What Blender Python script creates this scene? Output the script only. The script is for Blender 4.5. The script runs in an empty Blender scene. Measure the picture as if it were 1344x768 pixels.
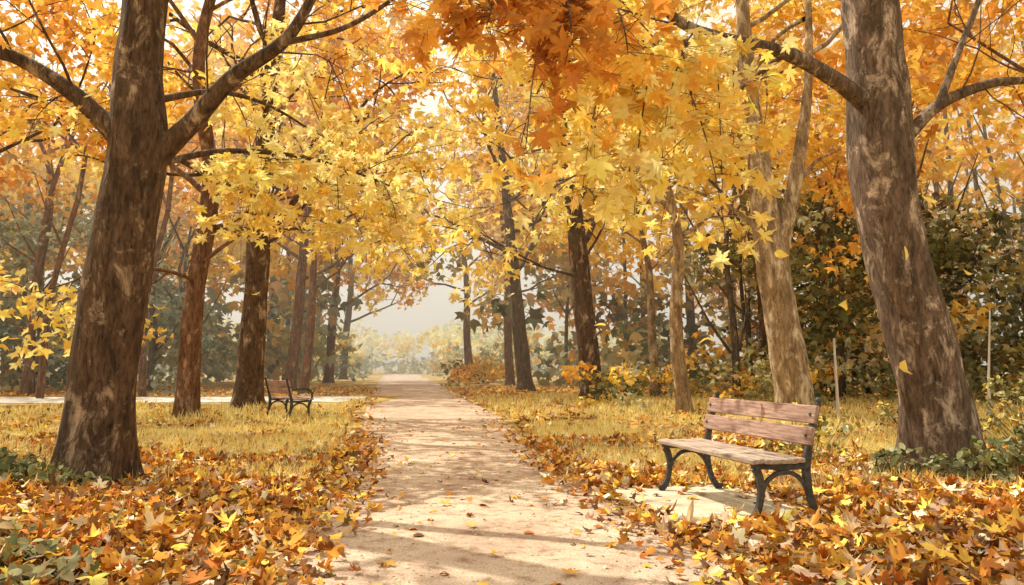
import bpy, math, random, bmesh
import numpy as np
from mathutils import Vector, noise
rng=np.random.default_rng(11); random.seed(5)
scene=bpy.context.scene
COL=scene.collection

# ------------------------------------------------------------ materials
def newmat(name):
    m=bpy.data.materials.new(name); m.use_nodes=True
    nt=m.node_tree; nt.nodes.clear()
    out=nt.nodes.new('ShaderNodeOutputMaterial')
    return m,nt,out
def nd(nt,t,**k):
    n=nt.nodes.new(t)
    for a,b in k.items(): setattr(n,a,b)
    return n
def noise_n(nt,vec,scale,detail=6,rough=.6,dist=0):
    n=nd(nt,'ShaderNodeTexNoise'); n.inputs['Scale'].default_value=scale
    n.inputs['Detail'].default_value=detail; n.inputs['Roughness'].default_value=rough
    n.inputs['Distortion'].default_value=dist
    nt.links.new(vec,n.inputs['Vector']); return n.outputs['Fac']
def ramp(nt,fac,stops,interp='LINEAR'):
    r=nd(nt,'ShaderNodeValToRGB'); cr=r.color_ramp; cr.interpolation=interp
    while len(cr.elements)<len(stops): cr.elements.new(.5)
    for e,(p,c) in zip(cr.elements,stops):
        e.position=p; e.color=(c[0],c[1],c[2],1) if len(c)==3 else c
    nt.links.new(fac,r.inputs[0]); return r.outputs[0]
def mixc(nt,f,a,b,mode='MIX'):
    m=nd(nt,'ShaderNodeMix',data_type='RGBA',blend_type=mode)
    for s,v in ((m.inputs[0],f),(m.inputs[6],a),(m.inputs[7],b)):
        if hasattr(v,'is_linked'): nt.links.new(v,s)
        elif isinstance(v,(int,float)): s.default_value=v
        else: s.default_value=(v[0],v[1],v[2],1)
    return m.outputs[2]
def mapping(nt,vec,sc):
    m=nd(nt,'ShaderNodeMapping'); m.inputs['Scale'].default_value=sc
    nt.links.new(vec,m.inputs[0]); return m.outputs[0]
def leafmat(name,trans=.45):
    m,nt,out=newmat(name)
    at=nd(nt,'ShaderNodeAttribute'); at.attribute_name='Col'
    d=nd(nt,'ShaderNodeBsdfDiffuse'); nt.links.new(at.outputs['Color'],d.inputs[0]); o=d
    if trans:
        t=nd(nt,'ShaderNodeBsdfTranslucent'); nt.links.new(at.outputs['Color'],t.inputs[0])
        mx=nd(nt,'ShaderNodeMixShader'); mx.inputs[0].default_value=trans
        nt.links.new(d.outputs[0],mx.inputs[1]); nt.links.new(t.outputs[0],mx.inputs[2]); o=mx
    nt.links.new(o.outputs[0],out.inputs[0]); return m
def principled(nt,out,col,rough=.8,bump=None,bstr=.5,bdist=.02,metal=0):
    p=nd(nt,'ShaderNodeBsdfPrincipled')
    if hasattr(col,'is_linked'): nt.links.new(col,p.inputs['Base Color'])
    else: p.inputs['Base Color'].default_value=(*col,1)
    p.inputs['Roughness'].default_value=rough; p.inputs['Metallic'].default_value=metal
    p.inputs['Specular IOR Level'].default_value=.25
    if bump is not None:
        b=nd(nt,'ShaderNodeBump'); b.inputs['Strength'].default_value=bstr; b.inputs['Distance'].default_value=bdist
        nt.links.new(bump,b.inputs['Height']); nt.links.new(b.outputs[0],p.inputs['Normal'])
    nt.links.new(p.outputs[0],out.inputs[0]); return p
def barkmat(name,dark,mid,light,lightpos=.62):
    m,nt,out=newmat(name)
    g=nd(nt,'ShaderNodeNewGeometry').outputs['Position']
    v=mapping(nt,g,(1,1,.28)); n1=noise_n(nt,v,26,8,.7,.6)
    v2=mapping(nt,g,(1,1,.5)); n2=noise_n(nt,v2,4.2,8,.75,.5)
    c1=ramp(nt,n1,[(.34,dark),(.6,mid)])
    patch=ramp(nt,n2,[(lightpos-.06,(0,0,0)),(lightpos+.04,(1,1,1))])
    c=mixc(nt,patch,c1,light)
    c=mixc(nt,.85,c,ramp(nt,noise_n(nt,v,9,5),[(.35,(.45,.43,.4)),(.6,(1.15,1.12,1.1))]),'MULTIPLY')
    principled(nt,out,c,.9,n1,1,.035); return m
M_leaf=leafmat('autumn_leaf',.56); M_litter=leafmat('fallen_leaf',0)
M_green=leafmat('green_leaf',0); M_grass=leafmat('grass_blade',.35); M_far=leafmat('distant_leaf',.4)
M_bark=barkmat('bark_brown',(.04,.025,.016),(.16,.10,.062),(.48,.36,.25),.60)
M_barkr=barkmat('bark_reddish',(.085,.042,.027),(.26,.14,.082),(.48,.34,.24),.60)
M_barkp=barkmat('bark_greybrown',(.06,.04,.03),(.215,.15,.105),(.60,.48,.38),.585)
M_barkg=barkmat('bark_grey',(.06,.05,.04),(.18,.14,.105),(.42,.36,.29),.62)
M_barkt=barkmat('bark_tan',(.19,.13,.075),(.42,.30,.18),(.70,.58,.41),.56)

# ------------------------------------------------------------ mesh helpers
def mesh_np(name,V,F,mat,col=None,parent=None,smooth=False):
    me=bpy.data.meshes.new(name)
    V=np.asarray(V,dtype=np.float32); F=np.asarray(F,dtype=np.int32)
    k=F.shape[1]
    me.vertices.add(len(V)); me.vertices.foreach_set('co',V.ravel())
    me.loops.add(F.size); me.loops.foreach_set('vertex_index',F.ravel())
    me.polygons.add(len(F)); me.polygons.foreach_set('loop_start',np.arange(0,F.size,k,dtype=np.int32))
    me.update(calc_edges=True)
    if col is not None:
        a=me.color_attributes.new('Col','FLOAT_COLOR','POINT')
        c=np.ones((len(V),4),dtype=np.float32); c[:,:3]=col
        a.data.foreach_set('color',c.ravel())
    if smooth: me.polygons.foreach_set('use_smooth',np.ones(len(F),dtype=bool))
    me.materials.append(mat)
    o=bpy.data.objects.new(name,me); COL.objects.link(o)
    if parent: o.parent=parent
    return o
def polar(pr):
    pts=[(r*math.sin(math.radians(a)),r*math.cos(math.radians(a))) for a,r in pr]
    neg=[(-x,y) for x,y in pts[1:-1]][::-1]
    allp=pts+neg
    V=np.array([(0,0,0)]+[(x,y,0) for x,y in allp]); n=len(allp)
    F=np.array([(0,1+i,1+(i+1)%n) for i in range(n)]); return V,F
T_hi=polar([(0,1.05),(9,.72),(17,.74),(22,.5),(31,.36),(40,.62),(47,.72),(57,1.0),(66,.66),(76,.62),(88,.34),(104,.72),(122,.55),(150,.32),(172,.2),(180,.08)])
T_md=polar([(0,1.05),(16,.6),(31,.36),(57,.98),(88,.36),(108,.74),(150,.3),(180,.12)])
T_lit=polar([(0,.95),(20,.72),(36,.5),(57,.88),(85,.5),(110,.68),(150,.45),(180,.3)])
T_lo=polar([(0,1.0),(35,.45),(62,.9),(105,.5),(180,.4)])
T_ov=polar([(0,1.0),(30,.62),(75,.48),(130,.5),(180,.6)])
T_blade=(np.array([(-.5,0,0),(.5,0,0),(-.4,.5,.04),(.4,.5,.04),(0,1,.22)],float),np.array([(0,1,3),(0,3,2),(2,3,4)]))
def nrm(a): return a/np.maximum(np.linalg.norm(a,axis=-1,keepdims=True),1e-9)
def build_leaves(name,P,N,S,C,tmpl,mat,parent=None,B=None,curl=.35,width=None):
    P=np.asarray(P,float); n=len(P); N=nrm(np.asarray(N,float))
    if B is None: B=rng.normal(size=(n,3))
    B=nrm(B-N*np.sum(B*N,1,keepdims=True)); T=np.cross(B,N)
    V,F=tmpl; k=len(V); S=np.broadcast_to(S,(n,))
    cu=rng.normal(size=n)*curl; cv=rng.normal(size=n)*curl
    z=cu[:,None]*V[None,:,0]**2+cv[:,None]*V[None,:,1]**2+V[None,:,2]
    w=np.ones(n) if width is None else width
    W=P[:,None,:]+S[:,None,None]*((V[None,:,0]*w[:,None])[...,None]*T[:,None,:]+V[None,:,1,None]*B[:,None,:]+z[...,None]*N[:,None,:])
    FF=(F[None]+ (np.arange(n)*k)[:,None,None]).reshape(-1,3)
    CC=np.repeat(C,k,axis=0)*rng.normal(1,.10,(n*k,1))
    return mesh_np(name,W.reshape(-1,3),FF,mat,np.clip(CC,0.004,.96),parent)
class Tubes:
    def __init__(s): s.v=[]; s.f=[]; s.n=0
    def tube(s,pts,rad,seg=8,rough=0,flare=False):
        pts=np.array(pts,float); m=len(pts)
        t=nrm(np.gradient(pts,axis=0)); up=np.array([0,1,0.]) if abs(t[0][1])<.8 else np.array([1,0,0.])
        x=np.cross(t[0],up); x/=np.linalg.norm(x)
        a=np.linspace(0,2*math.pi,seg,endpoint=False)
        for i in range(m):
            x=x-t[i]*np.dot(x,t[i]); x/=np.linalg.norm(x); y=np.cross(t[i],x)
            r=np.full(seg,rad[i],float)
            if rough:
                for j,aa in enumerate(a):
                    q=Vector((math.cos(aa)*1.3+pts[0][0]*3,math.sin(aa)*1.3,pts[i][2]*.8))
                    q2=Vector((math.cos(aa)*4+pts[0][0],math.sin(aa)*4,pts[i][2]*1.6))
                    r[j]*=1+rough*noise.noise(q)*1.3+rough*.6*noise.noise(q2)
            if flare:
                h=pts[i][2]-pts[0][2]
                r*=1+math.exp(-max(h,0)/.28)*(.30+.22*np.cos(5*a+pts[0][0]*7)+.1*np.cos(3*a+1))
            s.v.append(pts[i]+r[:,None]*(np.cos(a)[:,None]*x+np.sin(a)[:,None]*y))
        b=s.n
        idx=b+np.arange(m*seg).reshape(m,seg)
        q=np.stack([idx[:-1],np.roll(idx[:-1],-1,1),np.roll(idx[1:],-1,1),idx[1:]],-1).reshape(-1,4)
        s.f.append(q); s.n+=m*seg
    def obj(s,name,mat,parent=None):
        return mesh_np(name,np.concatenate(s.v),np.concatenate(s.f),mat,None,parent,True)
def catmull(ctrl,n):
    c=np.array(ctrl,float); c=np.vstack([2*c[0]-c[1],c,2*c[-1]-c[-2]]); out=[]
    for i in range(1,len(c)-2):
        for u in np.linspace(0,1,n,endpoint=False):
            p0,p1,p2,p3=c[i-1:i+3]
            out.append(.5*((2*p1)+(-p0+p2)*u+(2*p0-5*p1+4*p2-p3)*u*u+(-p0+3*p1-3*p2+p3)*u**3))
    out.append(c[-2]); return np.array(out)

# ------------------------------------------------------------ palettes (linear base colours)
c_=dict(pale=(.96,.83,.38),yel=(.96,.70,.16),gold=(.92,.56,.10),amb=(.79,.40,.075),orng=(.65,.28,.055),rust=(.43,.15,.038),
 brn=(.20,.10,.05),tan=(.64,.44,.24),olive=(.29,.26,.09),sage=(.46,.46,.28),dk=(.09,.095,.045),grn=(.15,.165,.065),bg=(.31,.36,.30),pbg=(.62,.66,.46),cream=(.92,.82,.56),pink=(.54,.38,.28))
def pal(**w):
    k=list(w); p=np.array([w[i] for i in k],float); p/=p.sum()
    return np.array([c_[i] for i in k]),p
P_bright=pal(pale=5,yel=5,gold=1.4); P_yel=pal(pale=2,yel=5,gold=3.4,amb=.8); P_gold=pal(yel=3.4,gold=4,amb=3,orng=.7)
P_or=pal(gold=2.6,amb=4,orng=2.8,tan=.8); P_rust=pal(orng=4,rust=3,amb=2); P_tan=pal(tan=4,amb=2,gold=3,sage=1)
P_sage=pal(sage=4,olive=1.5,tan=1,gold=1); P_dark=pal(dk=4.5,olive=2.6,grn=2.5,brn=.8); P_bg=pal(bg=5,sage=1.5,grn=.8); P_pale=pal(pbg=4,cream=3,pale=3)  # blue-grey and pale palettes lightened: distance haze put into the leaf colour
P_green=pal(grn=4,olive=2,sage=2,dk=1); P_litter=pal(rust=3.6,orng=4.8,brn=3.2,amb=4.6,tan=4,gold=2.6,cream=1.7,pink=1.8,yel=.8,olive=.6)
P_mid=pal(olive=3,gold=2,amb=1,grn=1.5,sage=1)
class Foliage:
    def __init__(s): s.P=[];s.N=[];s.S=[];s.C=[];s.B=[]
    def clump(s,c,rad,n,size,palette,jit=.13,bias=(0,-.25,.5)):
        cols,p=palette; rad=np.broadcast_to(np.array(rad,float),(3,))
        d=nrm(rng.normal(size=(n,3)))*(rng.random((n,1))**.45)*rad
        base=cols[rng.choice(len(cols),p=p)]*rng.uniform(.82,1.1)
        other=cols[rng.choice(len(cols),size=n,p=p)]
        C=(base*.6+other*.4)*rng.normal(1,jit,(n,1))*(1+rng.normal(0,.03,(n,3)))
        s.P.append(np.array(c)+d); s.C.append(C)
        s.N.append(rng.normal(size=(n,3))*.75+np.array(bias)); s.S.append(size*rng.uniform(.65,1.2,n))
        b=rng.normal(size=(n,3))*.7; b[:,2]-=.9; s.B.append(b)
    def obj(s,name,tmpl,mat,parent=None,curl=.3):
        return build_leaves(name,np.concatenate(s.P),np.concatenate(s.N),np.concatenate(s.S),np.concatenate(s.C),tmpl,mat,parent,np.concatenate(s.B),curl)

def rdir(d,ang):
    d=np.array(d,float); d/=np.linalg.norm(d)
    r=rng.normal(size=3); r-=d*np.dot(r,d); r/=np.linalg.norm(r)
    return d*math.cos(ang)+r*math.sin(ang)
def grow(T,Fo,p,d,L,r,depth,lf):
    n=5; pts=[np.array(p,float)]; dd=np.array(d,float); dd/=np.linalg.norm(dd)
    for i in range(n):
        dd=dd+rng.normal(size=3)*.13+np.array([0,0,.03 if depth else -.04]); dd/=np.linalg.norm(dd)
        pts.append(pts[-1]+dd*L/n)
    T.tube(pts,np.linspace(r,max(r*.45,.004),n+1),6 if r>.03 else 4)
    pa,nl,size,cr,dens=lf(pts[-1])
    if depth==0:
        if nl:
            for k in (3,5):
                if rng.random()<dens: Fo.clump(pts[k],(cr,cr,cr*.6),nl,size,pa)
    else:
        for j in range(3):
            k=[2,4,5][j]; grow(T,Fo,pts[k],rdir(dd,rng.uniform(.4,.95)),L*rng.uniform(.5,.72),r*.5,depth-1,lf)

def generic_tree(name,base,H,r,lean=(0,0),c0=.35,mat=M_bark,lf=None,nl=9,L=3.4,tmpl=T_lo,seg=14,depth=2,low=()):
    e=bpy.data.objects.new(name,None); COL.objects.link(e)
    T=Tubes(); Fo=Foliage(); bx,by=base
    ctrl=[(bx,by,-.05)]
    for i in range(1,6):
        f=i/5; ctrl.append((bx+lean[0]*f+rng.normal()*.12*i/2,by+lean[1]*f+rng.normal()*.1*i/2,H*f))
    pts=catmull(ctrl,7); f=np.linspace(0,1,len(pts))
    T.tube(pts,r*(1-.8*f),seg,.12,True)
    for i in range(nl):
        t=c0+(.97-c0)*(i+.5*rng.random())/nl; q=pts[int(t*(len(pts)-1))]
        a=i*2.4+rng.random(); el=rng.uniform(.15,.7)+t*.3
        d=(math.cos(a)*math.cos(el),math.sin(a)*math.cos(el),math.sin(el))
        grow(T,Fo,q,d,L*(1.25-.6*t),max(.02,r*(.38-.25*t)),depth,lf)
    for (z,a,Ll,lfl) in low:
        q=pts[int(z/H*(len(pts)-1))]; grow(T,Fo,q,(math.cos(a),math.sin(a),.35),Ll,.05,2,lfl)
    T.obj('trunk_and_branches',mat,e); 
    if Fo.P: Fo.obj('leaf_crown',tmpl,M_leaf,e)
    return e

# ------------------------------------------------------------ ground & path
LE=np.array([(-1,-.75),(2,-1.0),(4.2,-1.25),(7,-1.55),(10.2,-2.0),(19,-3.5),(35,-6.1),(66,-11.0),(95,-15.5),(130,-21)])
RE=np.array([(-1,1.9),(2,1.62),(4.2,1.3),(7,.85),(10.2,.5),(19,-.35),(35,-2.4),(66,-6.4),(95,-10.6),(130,-15)])
def ledge(y): return np.interp(y,LE[:,0],LE[:,1])
def redge(y): return np.interp(y,RE[:,0],RE[:,1])
def pdist(x,y):
    return np.maximum(ledge(y)-x,x-redge(y))
def hgt(x,y):
    d=np.clip((pdist(x,y)-.1)/2.5,0,1)
    return d*(.05*np.sin(x*.9+1)*np.cos(y*.7)+.05+.04*np.sin(x*2.3+y*1.7))
xs=np.concatenate([np.linspace(-400,-40,20),np.linspace(-38,38,190),np.linspace(40,400,20)])
ys=np.concatenate([np.linspace(-60,-4,10),np.linspace(-3,60,180),np.linspace(62,500,40)])
def sp_y(x): return 28.5+.05*(x+6)+.5*np.sin(x*.12)
X,Y=np.meshgrid(xs,ys); Z=hgt(X,Y)
side=(X<-4.6)&(np.abs(Y-sp_y(X))<4.2); Z=np.where(side,.05,Z)   # levelled for the side path
idx=np.arange(X.size).reshape(X.shape)
F=np.stack([idx[:-1,:-1],idx[:-1,1:],idx[1:,1:],idx[1:,:-1]],-1).reshape(-1,4)
m,nt,out=newmat('ground_soil_grass')
g=nd(nt,'ShaderNodeNewGeometry').outputs['Position']
n1=noise_n(nt,g,.7,6,.65,.3); n2=noise_n(nt,g,14,6,.7)
c1=ramp(nt,n1,[(.36,(.26,.15,.07)),(.47,(.48,.32,.12)),(.56,(.64,.52,.18)),(.68,(.56,.48,.17))])
c2=ramp(nt,n2,[(.3,(.5,.4,.34)),(.6,(1.15,1.1,1.0))])
principled(nt,out,mixc(nt,1,c1,c2,'MULTIPLY'),.95,n2,.8,.04)
mesh_np('ground',np.stack([X,Y,Z],-1).reshape(-1,3),F,m,None,None,True)

m,nt,out=newmat('compacted_gravel')
g=nd(nt,'ShaderNodeNewGeometry').outputs['Position']
n1=noise_n(nt,g,1.0,6,.62,.6); n2=noise_n(nt,g,70,4,.75); n3=noise_n(nt,g,6,7,.72,.4)
c=ramp(nt,n1,[(.3,(.50,.37,.28)),(.48,(.69,.54,.41)),(.7,(.82,.70,.54))])
c=mixc(nt,1,c,ramp(nt,n2,[(.34,(.56,.52,.5)),(.55,(1.06,1.06,1.06))]),'MULTIPLY')
c=mixc(nt,1,c,ramp(nt,n3,[(.36,(.62,.53,.47)),(.5,(.98,.96,.95)),(.7,(1.06,1.06,1.05))]),'MULTIPLY')
principled(nt,out,c,.95,n2,.7,.016); M_path=m
yy=np.concatenate([np.arange(-1,20,.12),np.arange(20,130,.8)]); V=[];F=[]
for i,y in enumerate(yy):
    l=ledge(y)+.16*noise.noise(Vector((0,y*1.3,0)))+.10*noise.noise(Vector((3,y*5,0)))
    r=redge(y)+.16*noise.noise(Vector((9,y*1.3,0)))+.10*noise.noise(Vector((6,y*5,0)))
    for k in range(7):
        V.append((l+(r-l)*k/6,y,.004+.012*math.sin(math.pi*k/6)))
    if i: 
        for k in range(6): F.append(((i-1)*7+k,(i-1)*7+k+1,i*7+k+1,i*7+k))
mesh_np('gravel_path',V,F,M_path,None,None,True)
m,nt,out=newmat('pale_gravel'); g=nd(nt,'ShaderNodeNewGeometry').outputs['Position']
n1=noise_n(nt,g,1.5,5); principled(nt,out,ramp(nt,n1,[(.3,(.62,.60,.52)),(.7,(.80,.78,.70))]),.95)
V=[];F=[]
for i,x in enumerate(np.linspace(-70,-5.4,50)):
    y0=float(sp_y(x)); V+=[(x,y0-2.4,.062),(x,y0+2.4,.062)]
    if i: F.append((2*i-2,2*i,2*i+1,2*i-1))
mesh_np('side_path',V,F,m)
def on_side(x,y): return (x<-5.2)&(y>sp_y(x)-6)&(y<sp_y(x)+2.4)

# ------------------------------------------------------------ hero trees
def lf_const(pa,n,size,cr,dens=1.): return lambda p:(pa,n,size,cr,dens)
def hero(name,ctrl,rad,limbs,mat,twigs,lf,tmpl=T_md,sprays=(),tseg=32,cn=10):
    e=bpy.data.objects.new(name,None); COL.objects.link(e)
    T=Tubes();Fo=Foliage(); Fh=Foliage()
    pts=catmull(ctrl,cn); rr=np.interp(np.linspace(0,len(ctrl)-1,len(pts)),range(len(ctrl)),rad)
    T.tube(pts,rr,tseg,.13,True)
    for c,r0,r1,nt_,lfl in limbs:
        p=catmull(c,7); T.tube(p,np.linspace(r0,r1,len(p))*(1+.5*np.exp(-np.arange(len(p))/2.)*(r0>.08)),12,.08)
        for i in range(nt_):
            k=int(len(p)*(.25+.75*(i+rng.random())/nt_)); k=min(k,len(p)-1)
            t=p[min(k+1,len(p)-1)]-p[max(k-1,0)]
            grow(T,Fo,p[k],rdir(t,rng.uniform(.5,1.1)),rng.uniform(.9,1.6),max(r1*.45,.01),1,lfl or lf)
    for (p,d,L,r,dep,l) in twigs: grow(T,Fo,p,d,L,r,dep,l or lf)
    for (c,n,sz,pa,rd) in sprays:
        c=np.array(c,float); p=catmull(c,5); T.tube(p,np.linspace(.011,.003,len(p)),4)
        for k in range(2,len(p)):
            for j in range(n):
                side=rng.normal(size=3)*rd; side[2]=-abs(side[2])*.8+.03
                q=p[k]+side; T.tube([p[k],(p[k]+q)/2+(0,0,.015),q],[.003,.002,.0015],3)
                Fh.clump(q,(.06,.06,.05),rng.integers(2,4),sz,pa,bias=(rng.normal()*.3,-1.0,.5))
    T.obj('trunk_and_branches',mat,e)
    if Fo.P: Fo.obj('leaf_crown',tmpl,M_leaf,e)
    if Fh.P: Fh.obj('near_leaves',T_hi,M_leaf,e,.22)
    return e
lfB=lf_const(P_bright,11,.11,.4,.95); lfO=lf_const(P_or,9,.09,.36,.7); lfG=lf_const(P_gold,9,.095,.38,.7)
lfN=lf_const(P_gold,0,.09,.3,0); lfOs=lf_const(P_or,4,.09,.34,.4); lfShade=lf_const(P_or,14,.13,.5,.85)
up=[((-3.85,8.1,z),(math.cos(a),math.sin(a),.55),2.6,.06,2,lfO if z<8 else lfG) for z,a in [(5.6,2.9),(6.4,4.2),(7.9,3.2),(8.6,.6),(9,4.6)]]
up+=[((-3.83,8.1,z),(math.cos(a),math.sin(a),.25),2.4,.05,2,lfShade) for z,a in [(6.2,-.5),(6.5,-1.2),(6.9,3.4)]]  # dense twigs above the view, added to shade the near path
SP=lambda x,y,z,dx,dy,dz: [(x,y,z),(x+dx*.4,y+dy*.4,z+dz*.2),(x+dx*.8,y+dy*.8,z+dz*.6),(x+dx,y+dy,z+dz)]
hero('maple_tree',[(-4.18,8.1,-.05),(-4.13,8.1,1.0),(-4.05,8.1,1.8),(-3.97,8.1,2.6),(-3.9,8.1,3.4),(-3.92,8.1,4.2),(-3.88,8.1,5.0),(-3.8,8.15,7),(-3.7,8.2,9.3)],
 [.355,.325,.315,.305,.31,.25,.22,.17,.06],
 [([(-4.02,8.05,3.5),(-4.45,7.9,3.93),(-4.85,7.8,4.2),(-5.3,7.7,4.42),(-6.1,7.6,4.9)],.10,.04,5,lfO),
  ([(-3.8,8.1,3.25),(-3.35,8.1,3.7),(-2.9,8,4.15),(-2.35,7.9,4.5),(-2.05,7.8,4.9),(-1.8,7.7,5.4)],.12,.03,5,lfOs),
  ([(-2.4,7.92,4.48),(-1.7,7.7,4.55),(-1.15,7.5,4.78),(-.8,7.4,5.1)],.035,.012,3,lfOs),
  ([(-3.85,8.1,5.6),(-3.2,7.7,6.1),(-2.5,7.3,6.35),(-1.6,6.9,6.5)],.07,.03,6,lfShade),  # unseen overhead limb, added to cast shade on the foreground
  ([(-3.85,8.3,3.3),(-3.5,9.2,3.7),(-3.0,10,3.9),(-2.4,10.6,3.9),(-1.7,11,3.7)],.045,.012,8,lfB),
  ([(-3.9,8.3,4.0),(-3.6,9.4,4.5),(-3.3,10.5,4.7),(-2.9,11.4,4.6)],.045,.012,5,lfB)],
 M_bark,up,lfO,
 sprays=[(SP(-5.3,7.7,4.4,.1,-.6,-.8),2,.09,P_or,.2),(SP(-4.5,7.9,3.95,-.1,-.5,-.6),2,.08,P_yel,.2),
  (SP(-3.0,10,3.9,-.3,-.4,-1.1),3,.12,P_bright,.3),(SP(-2.4,10.6,3.9,.2,-.6,-1.0),3,.13,P_bright,.3),(SP(-1.9,10.9,3.8,.4,-.6,-.8),3,.13,P_bright,.3),
  (SP(-3.3,9.6,3.8,.3,-.6,-.6),3,.12,P_bright,.28),(SP(-3.3,10.5,4.6,-.2,-.4,-1.5),3,.12,P_bright,.3)])
ru=[((4.2,9,z),(math.cos(a),math.sin(a),.5),2.6,.06,2,lfG if i%2 else lfO) for i,(z,a) in enumerate([(5.9,.3),(6.2,2.7),(6.6,4.4),(7.0,1.2),(7.5,5.4),(8,3.3),(8.5,.6),(9,2.2)])]
hero('maple_tree',[(4.85,9,-.05),(4.7,9,1.0),(4.5,9,1.86),(4.34,9,2.72),(4.26,9,3.6),(4.24,9,4.5),(4.22,9,5.4),(4.2,9,7.2),(4.1,9,9.5)],
 [.40,.37,.36,.345,.34,.32,.30,.2,.07],
 [([(4.15,8.95,4.15),(3.55,8.6,4.38),(2.9,8.2,4.5),(2.2,7.9,4.52),(1.7,7.6,4.55),(1.3,7.3,4.75),(.75,7.0,5.3)],.10,.03,4,lf_const(P_gold,5,.10,.34,.4)),
  ([(4.5,9,3.75),(4.95,9,4.2),(5.5,8.9,4.42),(6.1,8.9,4.5),(7.2,8.9,4.9)],.08,.025,5,lfO),
  ([(4.95,9,4.2),(5.2,9,4.8),(5.5,9,5.5),(5.8,9,6.4)],.05,.02,4,lfO),
  ([(2.9,8.25,4.5),(2.4,9,4.2),(1.9,9.8,4.1),(1.2,10.4,3.9),(.5,10.8,3.6)],.035,.01,6,lfB),
  ([(2.2,7.9,4.5),(1.5,8.3,4.6),(.8,8.8,4.7),(.1,9.2,4.5)],.03,.01,6,lf_const(P_gold,10,.11,.4,.9)),
  ([(2.3,7.95,4.52),(1.6,7.2,4.2),(1.0,6.7,4.0),(.4,6.3,3.95),(-.3,5.9,4.0)],.03,.012,0,lfN)],
 M_barkp,ru,lfG,
 sprays=[(SP(1.7,7.0,4.25,-.5,-.7,-1.5),3,.12,P_bright,.26),
  (SP(1.0,6.7,4.0,-.45,-.6,-1.45),3,.125,P_bright,.26),
  (SP(.6,6.5,3.9,-.55,-.5,-1.1),3,.12,P_yel,.26),
  (SP(1.9,7.2,4.3,-.1,-.5,-1.6),2,.12,P_yel,.24),
  (SP(1.3,6.7,4.0,-.35,-.6,-1.65),3,.125,P_bright,.26),
  (SP(2.2,7.6,4.4,-.15,-.4,-1.2),2,.11,P_bright,.24),
  (SP(1.5,7.1,4.2,.1,-.3,-.9),3,.12,P_yel,.3),
  (SP(.8,6.6,4.0,.2,-.3,-.6),3,.12,P_gold,.3),
  (SP(1.3,6.9,4.1,.5,-.3,-1.9),2,.12,P_bright,.2),
  (SP(.4,5.6,3.95,-.32,-1,-1.5),1,.10,P_rust,.13),
  (SP(.2,5.2,3.7,-.7,-.7,-.45),3,.10,P_or,.2),
  (SP(.1,5.0,3.7,-.25,-.5,-.55),3,.10,P_rust,.18),
  (SP(.35,4.9,3.5,.0,-.4,-.45),3,.095,P_rust,.17),
  (SP(.7,5.8,3.95,.05,-.9,-.9),3,.105,P_gold,.22),
  (SP(.3,5.4,3.95,.1,-.7,-.5),2,.10,P_or,.2)])
fu=[((4.85,16,z),(math.cos(a),math.sin(a),.5),3,.06,2,None) for z,a in [(8.2,.3),(8.8,2.7),(9.4,1.2),(10,5.4),(10.8,3.3)]]+[((6.1,16,z),(math.cos(a),math.sin(a),.5),3,.06,2,None) for z,a in [(7.6,.3),(8.4,1.8),(9,4.4),(9.8,1.2)]]
hero('maple_tree',[(5.68,16,-.05),(5.6,16,.8),(5.48,16,1.7),(5.3,16,3.0),(5.22,16,3.6),(5.08,16,5.2),(4.85,16,7.4),(4.8,16,11)],
 [.40,.37,.34,.33,.30,.22,.18,.06],
 [([(5.3,16,3.3),(5.65,16,4.4),(5.95,16,5.8),(6.15,16,7.4),(6.2,16,10)],.20,.05,0,None),
  ([(5.15,16.1,3.9),(4.6,16.5,4.5),(4.0,16.8,4.9),(3.4,17,5.2)],.06,.02,5,lf_const(P_bright,12,.14,.55,.95)),
  ([(5.0,16.1,5.6),(4.4,16,6.2),(3.6,15.5,6.4),(2.8,15,6.2)],.06,.02,6,lf_const(P_yel,12,.14,.55,.95)),
  ([(5.7,16.1,4.6),(6.3,16.4,5.4),(7.0,16.6,5.8)],.06,.02,5,None)],
 M_barkt,fu,lf_const(P_gold,13,.16,.6,.9),tmpl=T_lo,tseg=24)

def mk(p1,n,size,cr,d,p2=None,zs=6,dh=None): 
    return lambda p:((p1 if p[2]<zs or p2 is None else p2),n,size,cr,(d if p[2]<9.5 or dh is None else dh))
LB=mk(P_bright,15,.145,.6,.95)
generic_tree('maple_tree',(-6.9,17),13,.25,(.5,0),.3,M_barkr,mk(P_bright,15,.15,.6,.85,P_gold,5.6,.3),9,3.2,T_lo,low=[(3.6,-.5,3.2,LB),(3.0,-1.6,2.4,LB),(4.2,.2,3.4,LB)])
generic_tree('maple_tree',(-6.95,21),15,.38,(.6,.3),.3,M_bark,mk(P_bright,15,.18,.7,.85,P_or,7,.35),10,3.8,T_lo,low=[(4.5,-.3,3.6,mk(P_bright,15,.17,.7,.95)),(5.5,-1,3.6,mk(P_bright,15,.17,.7,.95))])
generic_tree('maple_tree',(-8.6,33),15,.2,(1.0,0),.3,M_barkr,mk(P_gold,18,.24,.9,.8,P_or,8),9,3.6)
generic_tree('maple_tree',(-10.6,38),17,.3,(1.5,0),.3,M_barkr,mk(P_tan,18,.26,1.0,.8,P_or,9),10,4.2)
generic_tree('maple_tree',(-12.6,55),19,.34,(1,0),.25,M_barkr,mk(P_gold,18,.32,1.2,.7,P_tan,9),10,4.6)
generic_tree('maple_tree',(-15.2,72),20,.38,(1,0),.25,M_barkg,mk(P_yel,18,.38,1.3,.7,P_tan,8),10,5)
generic_tree('maple_tree',(2.65,26),16,.40,(-1.6,0),.3,M_bark,mk(P_bright,16,.21,.8,.85,P_gold,9),11,4,low=[(4.5,3.6,3.5,mk(P_bright,16,.2,.8,.95)),(5,5.0,3.5,mk(P_bright,16,.2,.8,.95))])
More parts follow.
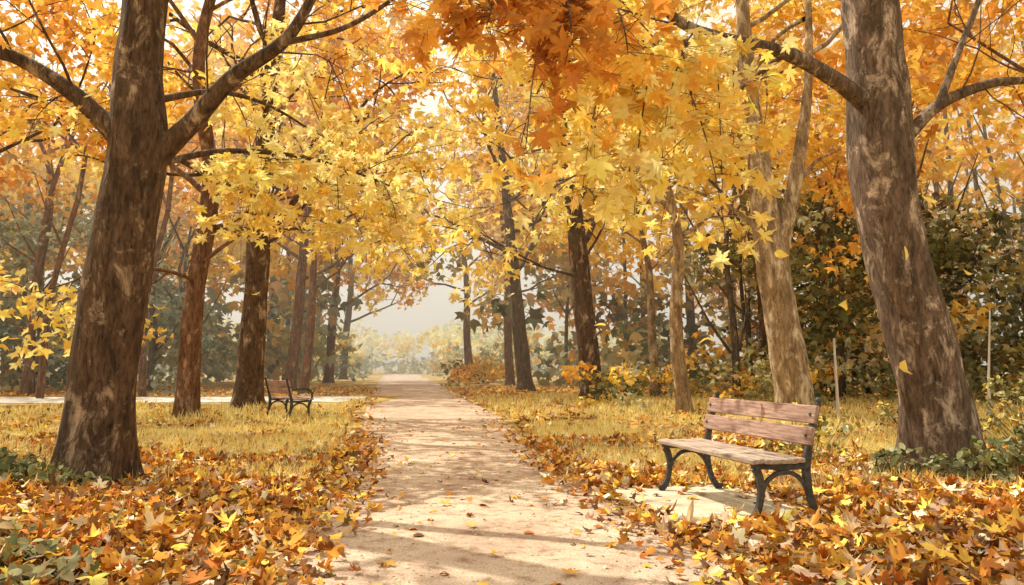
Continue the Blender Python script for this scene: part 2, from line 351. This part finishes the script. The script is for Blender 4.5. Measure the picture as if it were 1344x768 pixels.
generic_tree('maple_tree',(.65,36),17,.36,(-1.6,0),.3,M_barkg,mk(P_sage,17,.26,1.0,.85,P_yel,7),10,4.2)
generic_tree('maple_tree',(-.1,48),17,.28,(-.6,0),.3,M_barkr,mk(P_sage,17,.3,1.1,.8,P_tan,8),9,4.2)
generic_tree('maple_tree',(-3.2,62),19,.34,(-1.6,0),.3,M_barkr,mk(P_gold,18,.36,1.2,.7,P_tan,8),9,4.6)
generic_tree('maple_tree',(4.3,20),11,.19,(-.6,0),.4,M_barkt,mk(P_bright,15,.17,.6,.9,P_yel,6),9,2.8,T_lo)
generic_tree('maple_tree',(5.4,30),12,.18,(-.5,0),.4,M_barkt,mk(P_yel,16,.24,.85,.85),8,3)
generic_tree('maple_tree',(10.2,14.5),12,.2,(.3,0),.4,M_barkr,mk(P_or,15,.17,.6,.85),9,3.2,T_lo)
generic_tree('maple_tree',(-13,16),13,.24,(.6,0),.35,M_bark,mk(P_or,15,.17,.65,.75,P_or),10,3.4,T_lo)

# ------------------------------------------------------------ distant woods, thickets
def wood(name,n,xr,yr,zr,palf,size,cr,per,mat=None,trunks=0,clear=2.0,tr=.22,tmat=M_barkg,k_=.12,top=True):
    mat=mat or M_far
    e=bpy.data.objects.new(name,None); COL.objects.link(e); Fo=Foliage(); k=0
    while k<n:
        x=rng.uniform(*xr);y=rng.uniform(*yr);z=rng.uniform(*zr)
        if y<130 and pdist(x,y)<clear+z*k_: continue
        env=.72+.4*noise.noise(Vector((x*.13,y*.1,3)))
        if top and z>zr[1]*env: continue
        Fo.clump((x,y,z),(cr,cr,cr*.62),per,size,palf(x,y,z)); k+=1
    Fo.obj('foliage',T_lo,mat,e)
    if trunks:
        T=Tubes()
        for i in range(trunks):
            x=rng.uniform(*xr);y=rng.uniform(*yr)
            if pdist(x,y)<clear: continue
            h=zr[1]*.8; p=catmull([(x,y,0),(x+rng.normal()*.2,y,h*.3),(x+rng.normal()*.5,y,h*.7),(x+rng.normal()*.8,y,h)],3)
            T.tube(p,np.linspace(tr*rng.uniform(.6,1.2),.05,len(p)),7)
            for j in range(5):
                q=p[rng.integers(2,len(p)-1)]; d=rdir((0,0,1),rng.uniform(.5,1)); T.tube([q,q+d*1.5,q+d*3+(0,0,.4)],[.06,.04,.015],4)
        T.obj('trunks',tmat,e)
    return e
def pick(*a): return a[rng.integers(len(a))]
wood('distant_trees',620,(-58,-8),(42,66),(.5,30),lambda x,y,z: pick(P_bg,P_sage,P_bg) if z<6 else (pick(P_or,P_gold,P_gold,P_yel) if z>8 else pick(P_tan,P_sage,P_gold)),.55,2.5,30,trunks=36)
wood('distant_trees',620,(-6,58),(42,66),(.5,30),lambda x,y,z: pick(P_dark,P_sage,P_mid) if z<6 else (pick(P_yel,P_gold,P_gold) if z>8 else pick(P_tan,P_sage,P_gold)),.55,2.5,30,trunks=36)
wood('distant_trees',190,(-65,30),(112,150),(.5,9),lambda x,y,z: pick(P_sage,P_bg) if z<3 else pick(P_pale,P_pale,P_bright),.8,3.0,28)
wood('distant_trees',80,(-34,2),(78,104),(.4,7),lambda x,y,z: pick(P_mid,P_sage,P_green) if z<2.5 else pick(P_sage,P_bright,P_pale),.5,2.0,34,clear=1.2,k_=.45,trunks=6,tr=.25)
wood('evergreen_thicket',360,(7,28),(22,32),(.3,9),lambda x,y,z: pick(P_dark,P_dark,P_mid,P_dark,P_sage) if z<6.5 else pick(P_dark,P_mid,P_or),.2,1.25,52,M_green,trunks=14,clear=3,tr=.14)
wood('evergreen_thicket',230,(-34,-14),(33,40),(.3,10),lambda x,y,z: pick(P_bg,P_bg,P_sage,P_bg),.23,1.5,48,M_green,trunks=8,clear=3,tr=.14)
wood('undergrowth_shrubs',110,(1.5,16),(19,34),(.15,1.5),lambda x,y,z: pick(P_mid,P_sage,P_green,P_gold),.12,.5,46,M_green,clear=1.6)
wood('undergrowth_shrubs',60,(-7,1),(45,75),(.2,2.0),lambda x,y,z: pick(P_mid,P_gold,P_green),.2,.9,36,M_green,clear=.5)
wood('maple_grove',210,(8,26),(18,34),(8,16),lambda x,y,z: pick(P_gold,P_or,P_or),.28,1.4,30,trunks=5,clear=2,tr=.2,tmat=M_barkr,top=False)
wood('maple_grove',130,(-28,-13.5),(22,34),(8,16),lambda x,y,z: pick(P_gold,P_or,P_or),.28,1.4,30,trunks=5,clear=2,tr=.2,tmat=M_barkr,top=False)

# ------------------------------------------------------------ litter, grass, plants
BR=math.radians(13)
def on_pad(x,y,m=0):
    dx,dy=x-1.62,y-6.8; u=dx*math.cos(BR)+dy*math.sin(BR); v=-dx*math.sin(BR)+dy*math.cos(BR)
    return (abs(u)<.6+m)&(abs(v)<.9+m)
def nz(x,y,s,o=0): return np.array([noise.noise(Vector((a*s+o,b*s,o))) for a,b in zip(x,y)])
def scatter(n,xr,yr,prob):
    x=rng.uniform(*xr,n);y=yr[0]+(yr[1]-yr[0])*rng.random(n); k=(rng.random(n)<prob(x,y))&((~on_pad(x,y,-.04))|(rng.random(n)<.06))&~on_side(x,y); return x[k],y[k]
def lay(x,y,s0,s1,zj,tilt=.5):
    n=len(x); z=hgt(x,y)+.012+rng.random(n)**1.5*zj
    pd=on_pad(x,y,.03); z=np.where(pd,.05+.02*rng.random(n),z); t=np.where(pd,.12,tilt)
    P=np.stack([x,y,z],-1); N=rng.normal(size=(n,3))*t[:,None]; N[:,2]=1
    cols,p=P_litter; C=cols[rng.choice(len(cols),size=n,p=p)]*rng.normal(1,.2,(n,1))
    return P,N,rng.uniform(s0,s1,n)*rng.uniform(.75,1.1,n),C
def gpatch(x,y): return np.clip(nz(x,y,.5,4)*3.4+.62,0.04,1)
def prob_near(x,y):
    d=pdist(x,y); q=np.clip((d+.5)/.9,0,1)**1.3
    g=np.clip((y-6.8)/1.5,0,1)*gpatch(x,y)*np.clip(d/.6,0,1)
    return q*(1-.68*g)
x,y=scatter(62000,(-7.5,7.5),(2.6,13),prob_near)
P,N,S,C=lay(x,y,.035,.085,.10,.65)
build_leaves('leaf_litter',P,N,S,C,T_lit,M_litter,None,None,.8)
x,y=scatter(1700,(-6,6),(3,9),lambda x,y: prob_near(x,y)*np.clip((pdist(x,y)+.1)/.5,0,1)*~on_pad(x,y,.1))
P,N,S,C=lay(x,y,.075,.12,.06,.45); P[:,2]+=.06; C=C*1.15+np.array((.04,.03,.015))
build_leaves('leaf_litter',P,N,S,C,T_hi,M_litter,None,None,.5)
x,y=scatter(46000,(-22,22),(13,45),lambda x,y: np.clip((pdist(x,y)+.5)/1.,0,1)*.6)
P,N,S,C=lay(x,y,.07,.13,.10); C=C*.75+np.array(c_['gold'])*.2; build_leaves('leaf_litter',P,N,S,C,T_lo,M_litter,None,None,.4)
x,y=scatter(9000,(-3.8,2.2),(3.2,18),lambda x,y: (pdist(x,y)<0)*(.055+.55*np.exp(pdist(x,y)/.3)))
P,N,S,C=lay(x,y,.02,.07,.0,.3); P[:,2]=np.where(on_pad(x,y,.03),.06,.028); build_leaves('path_leaves',P,N,S,C*1.05,T_lit,M_litter,None,None,.5)
x=np.array([.32,-.72,.66,.25,-.28,-.9,1.35,.02,-.55,1.0,.9,-.1,-.4,.5]);y=np.array([4.55,4.8,5.3,4.2,5.9,4.3,4.9,7.2,6.8,4.3,6.1,5.0,8.4,8.8])
P,N,S,C=lay(x,y,.06,.10,.0,.15); P[:,2]=.04; C=np.tile(np.array([(.80,.44,.07)]),(len(x),1))*rng.uniform(.7,1.15,(len(x),1)); build_leaves('path_leaves',P,N,S,C,T_hi,M_litter,None,None,.3)
x,y=scatter(5000,(-3,2),(3,12),lambda x,y:(pdist(x,y)<0)*.8); n=len(x)
P=np.stack([x,y,np.full(n,.016)],-1); N=rng.normal(size=(n,3))*.2; N[:,2]=1
Tp=(np.array([(0,0,.5),(1,0,0),(.4,.9,0),(-.6,.8,0),(-1,-.1,0),(-.3,-.9,0),(.7,-.7,0)],float),np.array([(0,1,2),(0,2,3),(0,3,4),(0,4,5),(0,5,6),(0,6,1)]))
build_leaves('pebbles',P,N,rng.uniform(.004,.013,n),np.array([(.55,.45,.36)])*rng.uniform(.5,1.3,(n,1)),Tp,M_litter,None,None,0)

def gprob(x,y):
    d=pdist(x,y); q=np.clip((d-.1)/.5,0,1)
    band=np.where(y<6.8,.04,np.clip((y-6.8)/1.4,0,1))
    return q*np.maximum(band,.04)*gpatch(x,y)*~on_pad(x,y,.1)
def grass(n,xr,yr,h,w):
    x,y=scatter(n,xr,yr,gprob); n=len(x)
    P=np.stack([x,y,hgt(x,y)-.01],-1); N=rng.normal(size=(n,3)); N[:,2]*=.2
    B=rng.normal(size=(n,3))*.33; B[:,2]=1
    S=h*rng.uniform(.5,1.3,n); pp=nz(x,y,.9,9)
    a=np.array((.94,.83,.36));b=np.array((.72,.64,.20));c=np.array((.94,.76,.36))
    t=np.clip(pp+.6+rng.normal(0,.25,n),0,1)[:,None]; C=a*t+b*(1-t); k=rng.random(n)<.35; C[k]=c
    build_leaves('grass',P,N,S,C*rng.normal(1,.12,(n,1)),T_blade,M_grass,None,B,.25,w/S)
grass(100000,(-8,8),(6,14),.19,.009)
grass(55000,(-16,16),(14,30),.22,.028)

def plant(name,items,size,palette,tmpl=T_ov):
    Fo=Foliage(); T=Tubes(); e=bpy.data.objects.new(name,None); COL.objects.link(e)
    for (x,y,h,r,n) in items:
        for i in range(n):
            a=rng.random()*6.28; rr=r*math.sqrt(rng.random()); px=x+rr*math.cos(a);py=y+rr*math.sin(a)
            hh=h*rng.uniform(.5,1.1)*(1-.4*rr/r)
            T.tube([(x+(px-x)*.4,y+(py-y)*.4,0),((x+px)/2*.4+px*.6,(y+py)/2*.4+py*.6,hh*.6),(px,py,hh)],[.005,.004,.002],3)
            Fo.clump((px,py,hh),(.09,.09,.07),7,size,palette,bias=(0,-.4,1))
    T.obj('stems',M_barkg,e); Fo.obj('leaves',tmpl,M_green,e)
plant('ivy_plant',[(4.1,8.2,.38,.45,38),(4.9,7.9,.5,.5,46),(5.6,8.3,.6,.5,44),(6.1,8.8,.85,.5,44)],.06,P_green)
plant('ivy_plant',[(-4.6,7.4,.36,.4,30),(-4.0,7.2,.25,.35,20),(-5.1,7.8,.45,.4,28)],.06,P_green)
plant('ivy_plant',[(-2.5,4.3,.28,.25,14),(-2.25,4.0,.24,.25,12),(-3.0,4.75,.28,.25,11),(-2.85,4.3,.28,.25,11)],.055,pal(grn=2,olive=3,sage=3,tan=1))
plant('seedling_plant',[(3.3,9.2,.5,.5,22),(4.0,11,.7,.7,30),(7.0,10.5,1.1,.8,60),(8,12,1.3,.9,60),(6.4,12.2,.9,.8,40)],.06,pal(olive=3,sage=2,yel=3,grn=2))

fl=np.array([(-4.1,7.0,1.46),(1.73,7.0,1.43),(3.5,6.1,1.9),(2.45,5.0,1.17),(2.5,6.0,1.62),(3.0,6,2.05),(3.1,5.8,2.4),(-.2,7,3.2),(-2.6,8,1.9),(-1.2,9,2.3),(.9,8,1.6),(2.2,6.5,2.1),(3.6,6.2,2.9)])
n=len(fl); N=rng.normal(size=(n,3))*.7+np.array([0,-.6,.7]); build_leaves('falling_leaves',fl,N,rng.uniform(.06,.085,n),np.tile(np.array([(.95,.72,.18)]),(n,1)),T_ov,M_leaf,None,rng.normal(size=(n,3))*[1,.3,.4],.5)
T=Tubes(); T.tube([(6.5,16,0),(6.48,16,.7),(6.46,16,1.75)],[.035,.03,.02],7); 
m,nt,out=newmat('bleached_wood'); g=nd(nt,'ShaderNodeNewGeometry').outputs['Position']
principled(nt,out,ramp(nt,noise_n(nt,mapping(nt,g,(1,1,.1)),40),[(.3,(.5,.46,.4)),(.7,(.8,.77,.7))]),.9); M_bl=m
T.obj('wooden_stake',M_bl)
T=Tubes(); T.tube([(8.6,14.5,0),(8.63,14.5,1),(8.72,14.5,2.2)],[.03,.022,.012],7); T.obj('wooden_stake',M_bl)

# ------------------------------------------------------------ benches
def woodm(name,a,b,c,rough=.7):
    m,nt,out=newmat(name); tc=nd(nt,'ShaderNodeTexCoord').outputs['Object']
    v=mapping(nt,tc,(1,.06,1)); n1=noise_n(nt,v,60,6,.65,.4); n2=noise_n(nt,mapping(nt,tc,(1,.25,1)),7,4)
    col=ramp(nt,n1,[(.3,a),(.5,b),(.68,c)])
    col=mixc(nt,.8,col,ramp(nt,n2,[(.35,(.55,.5,.48)),(.62,(1.1,1.1,1.1))]),'MULTIPLY')
    principled(nt,out,col,rough,n1,.35,.004); return m
M_seat=woodm('weathered_oak',(.22,.165,.135),(.50,.40,.33),(.68,.58,.50))
M_back=woodm('reddish_oak',(.19,.105,.08),(.43,.28,.225),(.62,.45,.37))
m,nt,out=newmat('cast_iron'); tc=nd(nt,'ShaderNodeTexCoord').outputs['Object']
n1=noise_n(nt,tc,30,5); principled(nt,out,ramp(nt,n1,[(.35,(.03,.032,.034)),(.7,(.10,.095,.09))]),.5,n1,.3,.004); M_iron=m
def obj_bm(bm,name,mat,parent,bev=0):
    me=bpy.data.meshes.new(name); bm.to_mesh(me); bm.free(); me.materials.append(mat)
    o=bpy.data.objects.new(name,me); COL.objects.link(o); o.parent=parent
    if bev:
        b=o.modifiers.new('bevel','BEVEL'); b.width=bev; b.segments=2; b.limit_method='ANGLE'
    return o
def box(name,c,s,rot,mat,parent,bev=.006):
    bm=bmesh.new(); bmesh.ops.create_cube(bm,size=1)
    for v in bm.verts: v.co=Vector((v.co.x*s[0],v.co.y*s[1],v.co.z*s[2]))
    o=obj_bm(bm,name,mat,parent,bev); o.location=c; o.rotation_euler=rot; return o
def strip(bm,ctrl,w,th,y,n=6):
    c=catmull([(a,0,b) for a,b,*_ in ctrl],n); ws=np.interp(np.linspace(0,len(ctrl)-1,len(c)),range(len(ctrl)),[q[2] if len(q)>2 else 1 for q in ctrl])
    t=nrm(np.gradient(c,axis=0)); prev=None
    for i in range(len(c)):
        nx,nz_=-t[i][2],t[i][0]; hw=w*ws[i]/2
        r=[bm.verts.new((c[i][0]+sx*nx*hw,y+sy*th/2,c[i][2]+sx*nz_*hw)) for sx,sy in ((-1,-1),(1,-1),(1,1),(-1,1))]
        if prev:
            for k in range(4): bm.faces.new((prev[k],prev[(k+1)%4],r[(k+1)%4],r[k]))
        else: bm.faces.new(r[::-1])
        prev=r
    bm.faces.new(prev)
def bench(loc,rot,L=1.62,arms=False,mats=None):
    seatm,backm=mats or (M_seat,M_back)
    e=bpy.data.objects.new('park_bench',None); COL.objects.link(e); e.location=loc; e.rotation_euler=(0,0,rot)
    for i,y in enumerate((-L/2+.06,L/2-.06)):
        bm=bmesh.new()
        strip(bm,[(.56,.012,1.3),(.51,.03,1.1),(.455,.12,.9),(.425,.25,.95),(.415,.36,1.15),(.425,.45,1.1),(.46,.6,.85),(.50,.74,.75),(.535,.86,.7)],.052,.04,y)
        strip(bm,[(-.07,.012,1.3),(-.025,.03,1.1),(.02,.11,.9),(.04,.22,.9),(.03,.32,1.1),(.0,.385,1.2)],.05,.037,y)
        strip(bm,[(-.03,.402,.8),(.1,.398,1),(.25,.39,1),(.43,.40,1)],.042,.034,y)
        strip(bm,[(.035,.17,.7),(.075,.27,.8),(.15,.335,.9),(.235,.352,.9),(.32,.335,.9),(.39,.27,.8),(.43,.17,.7)],.036,.03,y)
        ball=bmesh.ops.create_uvsphere(bm,u_segments=10,v_segments=8,radius=.026)
        for v in ball['verts']: v.co+=Vector((.54,y,.875))
        if arms:
            strip(bm,[(.0,.40,.9),(-.03,.48,.9),(-.02,.57,.9),(.04,.635,1),(.15,.655,1.2),(.3,.645,1.1),(.47,.63,.9)],.04,.04,y)
            strip(bm,[(-.02,.57,.6),(-.07,.60,.6),(-.09,.64,.7),(-.06,.665,.6),(-.02,.65,.6)],.03,.03,y)
        bmesh.ops.recalc_face_normals(bm,faces=bm.faces)
        obj_bm(bm,'iron_end_frame_%d'%(i+1),M_iron,e,.004)
    box('stretcher_bar',(.235,0,.362),(.025,L-.14,.018),(0,0,0),M_iron,e,.003)
    for i in range(4):
        x=-.005+i*.112; z=.438-.006*math.sin(math.pi*i/3)
        box('seat_slat_%d'%(i+1),(x,rng.normal()*.003,z+.004),(.098,L,.034),(0,rng.normal()*.008+(-.12 if i==0 else 0),0),seatm,e,.008)
    for i,(x,z) in enumerate(((.445,.615),(.487,.772))):
        box('back_slat_%d'%(i+1),(x-.004,0,z),(.032,L,.136),(0,.235,0),backm,e,.009)
        for y in (-L/2+.06,L/2-.06):
            bm=bmesh.new(); bmesh.ops.create_cone(bm,cap_ends=True,segments=12,radius1=.015,radius2=.010,depth=.012)
            o=obj_bm(bm,'bolt',M_iron,e); o.location=(x-.024,y,z+.003); o.rotation_euler=(0,-math.pi/2+.235,0)
    return e
bench((1.60,6.70,.045),BR,1.72)
bench((-4.75,17.9,.05),math.radians(214),1.6,True,(M_back,M_back))
m,nt,out=newmat('old_concrete'); g=nd(nt,'ShaderNodeNewGeometry').outputs['Position']
n1=noise_n(nt,g,5,7,.7,.3); n2=noise_n(nt,g,60,4)
principled(nt,out,mixc(nt,1,ramp(nt,n1,[(.3,(.50,.43,.30)),(.6,(.76,.70,.54))]),ramp(nt,n2,[(.3,(.75,.72,.7)),(.6,(1.05,1.05,1.05))]),'MULTIPLY'),.95,n2,.5,.01)
bm=bmesh.new(); bmesh.ops.create_cube(bm,size=1)
for v in bm.verts: v.co=Vector((v.co.x*1.2,v.co.y*1.9,v.co.z*.10))
o=obj_bm(bm,'concrete_pad',m,None,.02); o.location=(1.72,6.82,-.008); o.rotation_euler=(0,0,BR)

# ------------------------------------------------------------ haze (scattering air between the farther trees), light & camera
m,nt,out=newmat('morning_haze_air'); vs=nd(nt,'ShaderNodeVolumeScatter')
vs.inputs['Color'].default_value=(1,.94,.76,1); vs.inputs['Density'].default_value=.0068; vs.inputs['Anisotropy'].default_value=.4
nt.links.new(vs.outputs[0],out.inputs['Volume'])
bm=bmesh.new(); bmesh.ops.create_cube(bm,size=1)
for v in bm.verts: v.co=Vector((v.co.x*150,v.co.y*140+92,v.co.z*28+13))
obj_bm(bm,'haze',m,None)
sd=Vector((-.56,.50,.92)).normalized(); el=math.asin(sd.z); az=math.atan2(sd.x,sd.y)
w=bpy.data.worlds.new('World'); scene.world=w; w.use_nodes=True; nt=w.node_tree
bgn=nt.nodes['Background']; sk=nt.nodes.new('ShaderNodeTexSky'); sk.sky_type='NISHITA'; sk.sun_disc=False
sk.sun_elevation=el; sk.sun_rotation=az; sk.dust_density=8; sk.air_density=.8; sk.ozone_density=.3
hz=mixc(nt,.68,sk.outputs[0],(9.2,8.1,6.0))   # thin bright cloud veil over the clear sky
nt.links.new(hz,bgn.inputs[0]); bgn.inputs[1].default_value=.15
l=bpy.data.lights.new('sun','SUN'); l.energy=5; l.angle=math.radians(.53); l.color=(1,.92,.75)
so=bpy.data.objects.new('sun',l); COL.objects.link(so); so.rotation_euler=sd.to_track_quat('Z','Y').to_euler()
cam=bpy.data.cameras.new('camera'); co=bpy.data.objects.new('camera',cam); COL.objects.link(co)
co.location=(0,0,1.17); co.rotation_euler=(math.radians(95.36),0,0); cam.lens=28; cam.sensor_width=36; cam.clip_end=1500
scene.camera=co
scene.view_settings.view_transform='Standard'; scene.view_settings.look='None'; scene.view_settings.exposure=0
